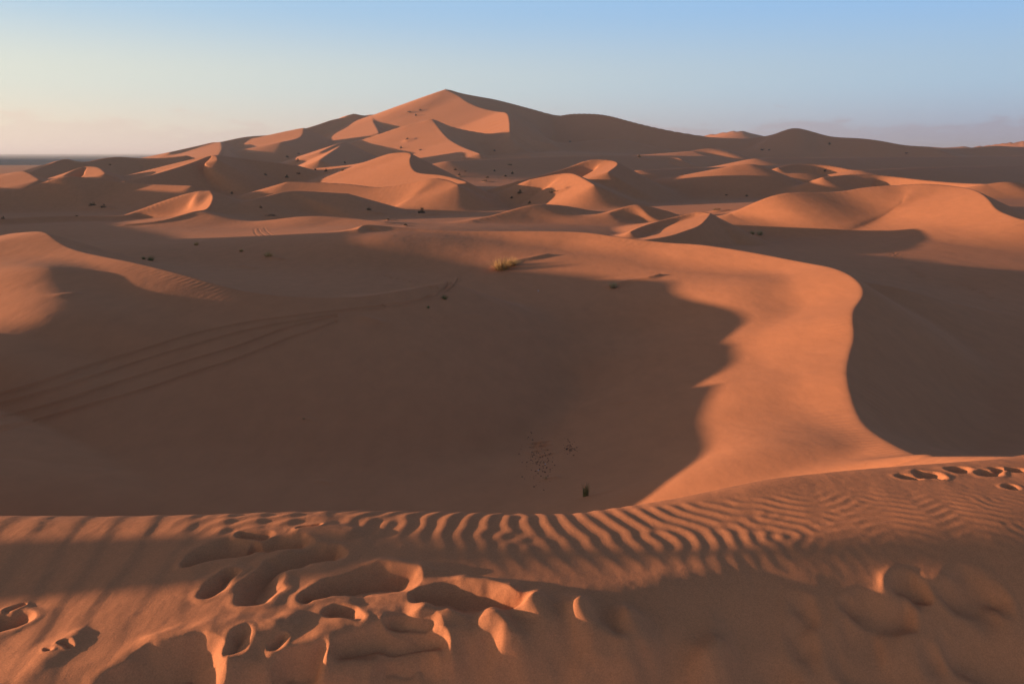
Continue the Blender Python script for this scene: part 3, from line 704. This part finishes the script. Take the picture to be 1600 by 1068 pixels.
# unit-height sources (1 m), scaled by the object
SRC = dict(
    straw=[blade_mesh("straw_blades", 420, 1, .9, (.15, 0), .010, M['straw'], s, basew=.35) for s in (1, 2)],
    green=[blade_mesh("green_blades", 170, 1, .22, (.05, 0), .010, M['green'], 5, bend=.2, basew=.16)],
    pale=[blade_mesh("pale_blades", 320, 1, .8, (.1, 0), .011, M['pale'], s, basew=.35) for s in (8, 9)],
    greygreen=[blade_mesh("grey_green_blades", 300, 1, .8, (.1, 0), .010, M['green'], 10, basew=.35)],
    twig=[blade_mesh("stem", 70, 1, 1.2, (.1, 0), .014, M['dark'], s, basew=.3) for s in (11, 12, 13)],
    leaf=[leaf_mesh("foliage", 520, 1, s) for s in (21, 22, 23)])

def tuft(px, py, hpx, kind, label, cat='grass tuft', group=None, wide=1.0, seed=0):
    x, y, z = ground_at(px, py); h = hpx / F_PX * y * 1.02
    ms = SRC[kind]; o = bpy.data.objects.new('grass_tuft', ms[seed % len(ms)]); C.objects.link(o)
    o.location = (x, y, z); o.scale = (h * wide, h * wide, h); o.rotation_euler = (0, 0, seed * 1.7)
    return tag(o, label, cat, group)

def shrub(px, py, wpx, label, group='dark shrubs dotted over the dunes', seed=0):
    x, y, z = ground_at(px, py); w = wpx / F_PX * y
    e = bpy.data.objects.new('desert_shrub', None); C.objects.link(e); e.location = (x, y, z - .04 * w); e.empty_display_size = .3
    e.rotation_euler = (0, 0, seed * 2.1); tag(e, label, 'shrub', group)
    for nm, src in (('stem', SRC['twig']), ('foliage', SRC['leaf'])):
        c = bpy.data.objects.new(nm, src[seed % 3]); C.objects.link(c); c.parent = e; c.scale = (w * .55, w * .55, w * .5)

tuft(784, 421, 24, 'straw', 'golden dry grass clump on the sunlit edge of the big bowl', seed=0, wide=1.1)
tuft(799, 415, 16, 'straw', 'small straw clump just right of the largest golden clump, half buried in its drift', seed=1, wide=1.2)
tuft(958, 450, 13, 'pale', 'pale grey-tan tuft at the shadow edge with a curved sand tail behind it', seed=1)
tuft(915, 776, 27, 'green', 'upright green grass tuft alone at the bottom of the shaded bowl', seed=0)
tuft(420, 402, 12, 'straw', 'straw-coloured clump on the shaded slope under the tracked ridge', seed=1)
tuft(377, 393, 6, 'straw', 'very small straw tuft left of the straw clump under the tracked ridge', seed=0)
tuft(307, 383, 7, 'straw', 'small dry tuft at the shadow line where the wheel tracks loop', seed=1)
tuft(236, 407, 10, 'greygreen', 'dark spiky tuft behind the crest of the left dune', seed=0)
tuft(225, 405, 6, 'greygreen', 'low dark tuft just left of the spiky one behind the left dune', seed=2)
tuft(695, 467, 9, 'greygreen', 'grey-green tuft where the wheel tracks curve over the saddle', seed=3)
tuft(669, 481, 5, 'greygreen', 'tiny dark tuft below the curve of the wheel tracks', seed=4)
tuft(1175, 366, 8, 'pale', 'left one of two pale dry clumps in the shade below the right-hand dune', seed=0)
tuft(1187, 367, 10, 'pale', 'right and larger one of two pale dry clumps in the shade below the right-hand dune', seed=1)
tuft(853, 749, 9, 'pale', 'thin dead sprig beside the scatter of droppings in the bowl', seed=2, wide=.5)
tuft(475, 655, 4, 'pale', 'tiny pale stub on the wide shaded slope below the wheel tracks', seed=3)

for i, (px, py, w, lb) in enumerate(SHRUBS): shrub(px, py - 1, w, lb, seed=i)

# ---------------------------------------------------------------- droppings and litter in the bowl
rd = random.Random(5)
bm_v = []; bm_f = []
for _ in range(190):
    px = rd.gauss(842, 12); py = rd.gauss(718, 17)
    if rd.random() < .25: px = rd.gauss(890, 6); py = rd.gauss(700, 5)
    x, y, z = at(px, py, 1.0)
    SC.append((x, y, z)) if False else None
    bm_v.append((px, py))
pts_px = bm_v; bm_v = []
for px, py in pts_px:
    # slope is smooth here: one shared plane fit is not enough, so each stone is dropped on the sand
    g = None
    x, y, z = locate(px, py, 18, 60, 160, height)
    s = rd.uniform(.014, .045); k = len(bm_v)
    off = [(1,0,0),(0,1,0),(-1,0,0),(0,-1,0),(0,0,1),(0,0,-1)]
    bm_v += [(x + a * s * rd.uniform(.7, 1.4), y + b * s * rd.uniform(.7, 1.4), z + .3 * s + c * s * .7) for a, b, c in off]
    bm_f += [(k, k+1, k+4), (k+1, k+2, k+4), (k+2, k+3, k+4), (k+3, k, k+4), (k+1, k, k+5), (k+2, k+1, k+5), (k+3, k+2, k+5), (k, k+3, k+5)]
o = bpy.data.objects.new("droppings", mesh_from("droppings", bm_v, bm_f, M['stone'], False)); C.objects.link(o)
tag(o, 'scatter of small dark droppings and stones at the bottom of the shaded bowl', 'droppings', kind='stuff')
def litter(px, py, s, label):
    x, y, z = ground_at(px, py)
    rd = random.Random(int(px)); n = 5; V = []; Fq = []
    for j in range(n):
        for i in range(n):
            V.append(((i / (n - 1) - .5) * s, (j / (n - 1) - .5) * s * .7, s * (.35 + .3 * rd.random() + .35 * math.sin(i * 1.9) * math.cos(j * 1.3))))
    for j in range(n - 1):
        for i in range(n - 1): k = j * n + i; Fq.append((k, k + 1, k + n + 1, k + n))
    o = bpy.data.objects.new("plastic_scrap", mesh_from("plastic_scrap", V, Fq, M['white'], False)); C.objects.link(o); o.location = (x, y, z)
    m = o.modifiers.new("thickness", 'SOLIDIFY'); m.thickness = .004
    tag(o, label, 'litter')
litter(852, 725, .055, 'small white scrap at the right of the dark scatter in the bowl')
litter(841, 735, .06, 'small white scrap lying on the dark patch, lower left of the other one')
litter(841, 455, .14, 'white scrap on the shaded slope right of the golden grass clump')

# ---------------------------------------------------------------- people: walkers on the skyline, and a companion beside the camera
def skin_body(name, material, V, E, Rad, sub=2):
    me = bpy.data.meshes.new(name); me.from_pydata(V, E, []); me.materials.append(material)
    o = bpy.data.objects.new(name, me); C.objects.link(o)
    sk = o.modifiers.new("skin", 'SKIN'); sk.use_smooth_shade = True
    if not me.skin_vertices: me.attributes.new("skin", 'FLOAT', 'POINT')
    for i, r in enumerate(Rad): me.skin_vertices[0].data[i].radius = (r, r) if not isinstance(r, tuple) else r
    me.skin_vertices[0].data[0].use_root = True
    ss = o.modifiers.new("smooth", 'SUBSURF'); ss.levels = sub; ss.render_levels = sub
    return o
def bake(o):
    dg = bpy.context.evaluated_depsgraph_get(); me = bpy.data.meshes.new_from_object(o.evaluated_get(dg)); o.modifiers.clear(); o.data = me; me.name = o.name
    return o

def person(loc, rz, label, robe_mat, stride=.18):
    root = bpy.data.objects.new("person", None); C.objects.link(root); root.location = loc; root.rotation_euler = (0, 0, rz); root.empty_display_size = .3
    tag(root, label, 'person')
    V = [(0,0,.95),(0,0,1.15),(0,0,1.35),(0,0,1.46),(0,.01,1.54),(0,.015,1.64),(0,.01,1.73),
         (-.17,0,1.40),(-.23,.02,1.14),(-.25,.08,.90),(-.25,.10,.83),(.17,0,1.40),(.23,-.02,1.14),(.25,.05,.90),(.25,.08,.83),
         (-.10,0,.88),(-.11,stride,.48),(-.11,stride*.9,.09),(-.11,stride*.9+.12,.04),(.10,0,.88),(.11,-stride*.5,.48),(.11,-stride,.09),(.11,-stride+.12,.04)]
    E = [(0,1),(1,2),(2,3),(3,4),(4,5),(5,6),(2,7),(7,8),(8,9),(9,10),(2,11),(11,12),(12,13),(13,14),(0,15),(15,16),(16,17),(17,18),(0,19),(19,20),(20,21),(21,22)]
    Rr = [(.15,.11),(.14,.10),(.16,.11),(.065,.065),(.07,.08),(.08,.095),(.06,.07),.06,.045,.033,.04,.06,.045,.033,.04,.085,.058,.042,.035,.085,.058,.042,.035]
    b = bake(skin_body("body", M['skin'], V, E, Rr)); b.parent = root
    # robe: a tapered tube from the shoulders to the shins, with sleeves left to the body
    prof = [(1.45,.09,.08),(1.40,.20,.12),(1.2,.22,.15),(.95,.22,.17),(.6,.25,.2+stride*.5),(.28,.28,.24+stride*.7)]
    Vr = []; n = 20
    for z, rx, ry in prof:
        for i in range(n):
            a = 2 * math.pi * i / n; f = 1 + (.05 * math.sin(a * 5) if z < 1 else 0); Vr.append((rx * f * math.cos(a), ry * f * math.sin(a), z))
    Fr = [(j * n + i, j * n + (i + 1) % n, (j + 1) * n + (i + 1) % n, (j + 1) * n + i) for j in range(len(prof) - 1) for i in range(n)]
    r = bpy.data.objects.new("robe", mesh_from("robe", Vr, Fr, robe_mat)); C.objects.link(r); r.parent = root
    s = r.modifiers.new("thickness", 'SOLIDIFY'); s.thickness = .012
    Vs = []; 
    for z, rr in ((1.60,.115),(1.66,.125),(1.72,.115),(1.77,.07),(1.79,.01)):
        for i in range(n):
            a = 2 * math.pi * i / n; Vs.append((rr * .9 * math.cos(a), .01 + rr * math.sin(a), z))
    Fs = [(j * n + i, j * n + (i + 1) % n, (j + 1) * n + (i + 1) % n, (j + 1) * n + i) for j in range(4) for i in range(n)]
    h = bpy.data.objects.new("head_scarf", mesh_from("head_scarf", Vs, Fs, M['scarf'])); C.objects.link(h); h.parent = root
    return root

def copy_person(src, loc, rz, label):
    r = src.copy(); C.objects.link(r); r.location = loc; r.rotation_euler = (0, 0, rz); r['label'] = label
    for ch in src.children:
        c = ch.copy(); C.objects.link(c); c.parent = r
    return r

def ridge_at(px, py):
    """skyline: the highest sand along this bearing beyond 900 m"""
    ys = np.geomspace(900, 1700, 900); x1 = at(px, py, 1.0)[0]
    h = height(x1 * ys, ys); i = int(np.argmax(h / ys))
    return (x1 * ys[i], ys[i], float(h[i]) - .05)
p0 = person(ridge_at(696.5, 140), R(30), 'tiny dark figure standing on the summit of the great dune', M['grey'])
copy_person(p0, ridge_at(699, 140), R(120), 'tiny dark figure just right of the other one on the summit')
copy_person(p0, ridge_at(683, 147), R(80), 'tiny figure climbing the left skyline just below the summit')
copy_person(p0, ridge_at(553, 181), R(80), 'tiny figure on the left skyline dome far below the summit')
zz = float(height(np.array([-14.3]), np.array([3.13]))[0])
pc = person((-14.3, 3.11, zz - .02), R(90), 'companion standing left of the frame whose long shadow crosses the foreground sand', M['cloth'], .08)

# ---------------------------------------------------------------- thin evening haze
def box(name, lo, hi, material):
    V = [(x, y, z) for x in (lo[0], hi[0]) for y in (lo[1], hi[1]) for z in (lo[2], hi[2])]
    Fq = [(0, 1, 3, 2), (4, 6, 7, 5), (0, 4, 5, 1), (2, 3, 7, 6), (0, 2, 6, 4), (1, 5, 7, 3)]
    o = bpy.data.objects.new(name, mesh_from(name, V, Fq, material, False)); C.objects.link(o); return o
hm = bpy.data.materials.new("haze"); hm.use_nodes = True; hn = hm.node_tree; hn.nodes.clear()
ho = hn.nodes.new('ShaderNodeOutputMaterial'); hv = hn.nodes.new('ShaderNodeVolumePrincipled')
hv.inputs['Color'].default_value = (.74, .81, .90, 1); hv.inputs['Density'].default_value = HAZE; hv.inputs['Anisotropy'].default_value = .3
hn.links.new(hv.outputs[0], ho.inputs['Volume'])
tag(box("haze", (-52000, -200, -75), (52000, 61000, 190), hm), kind='stuff')
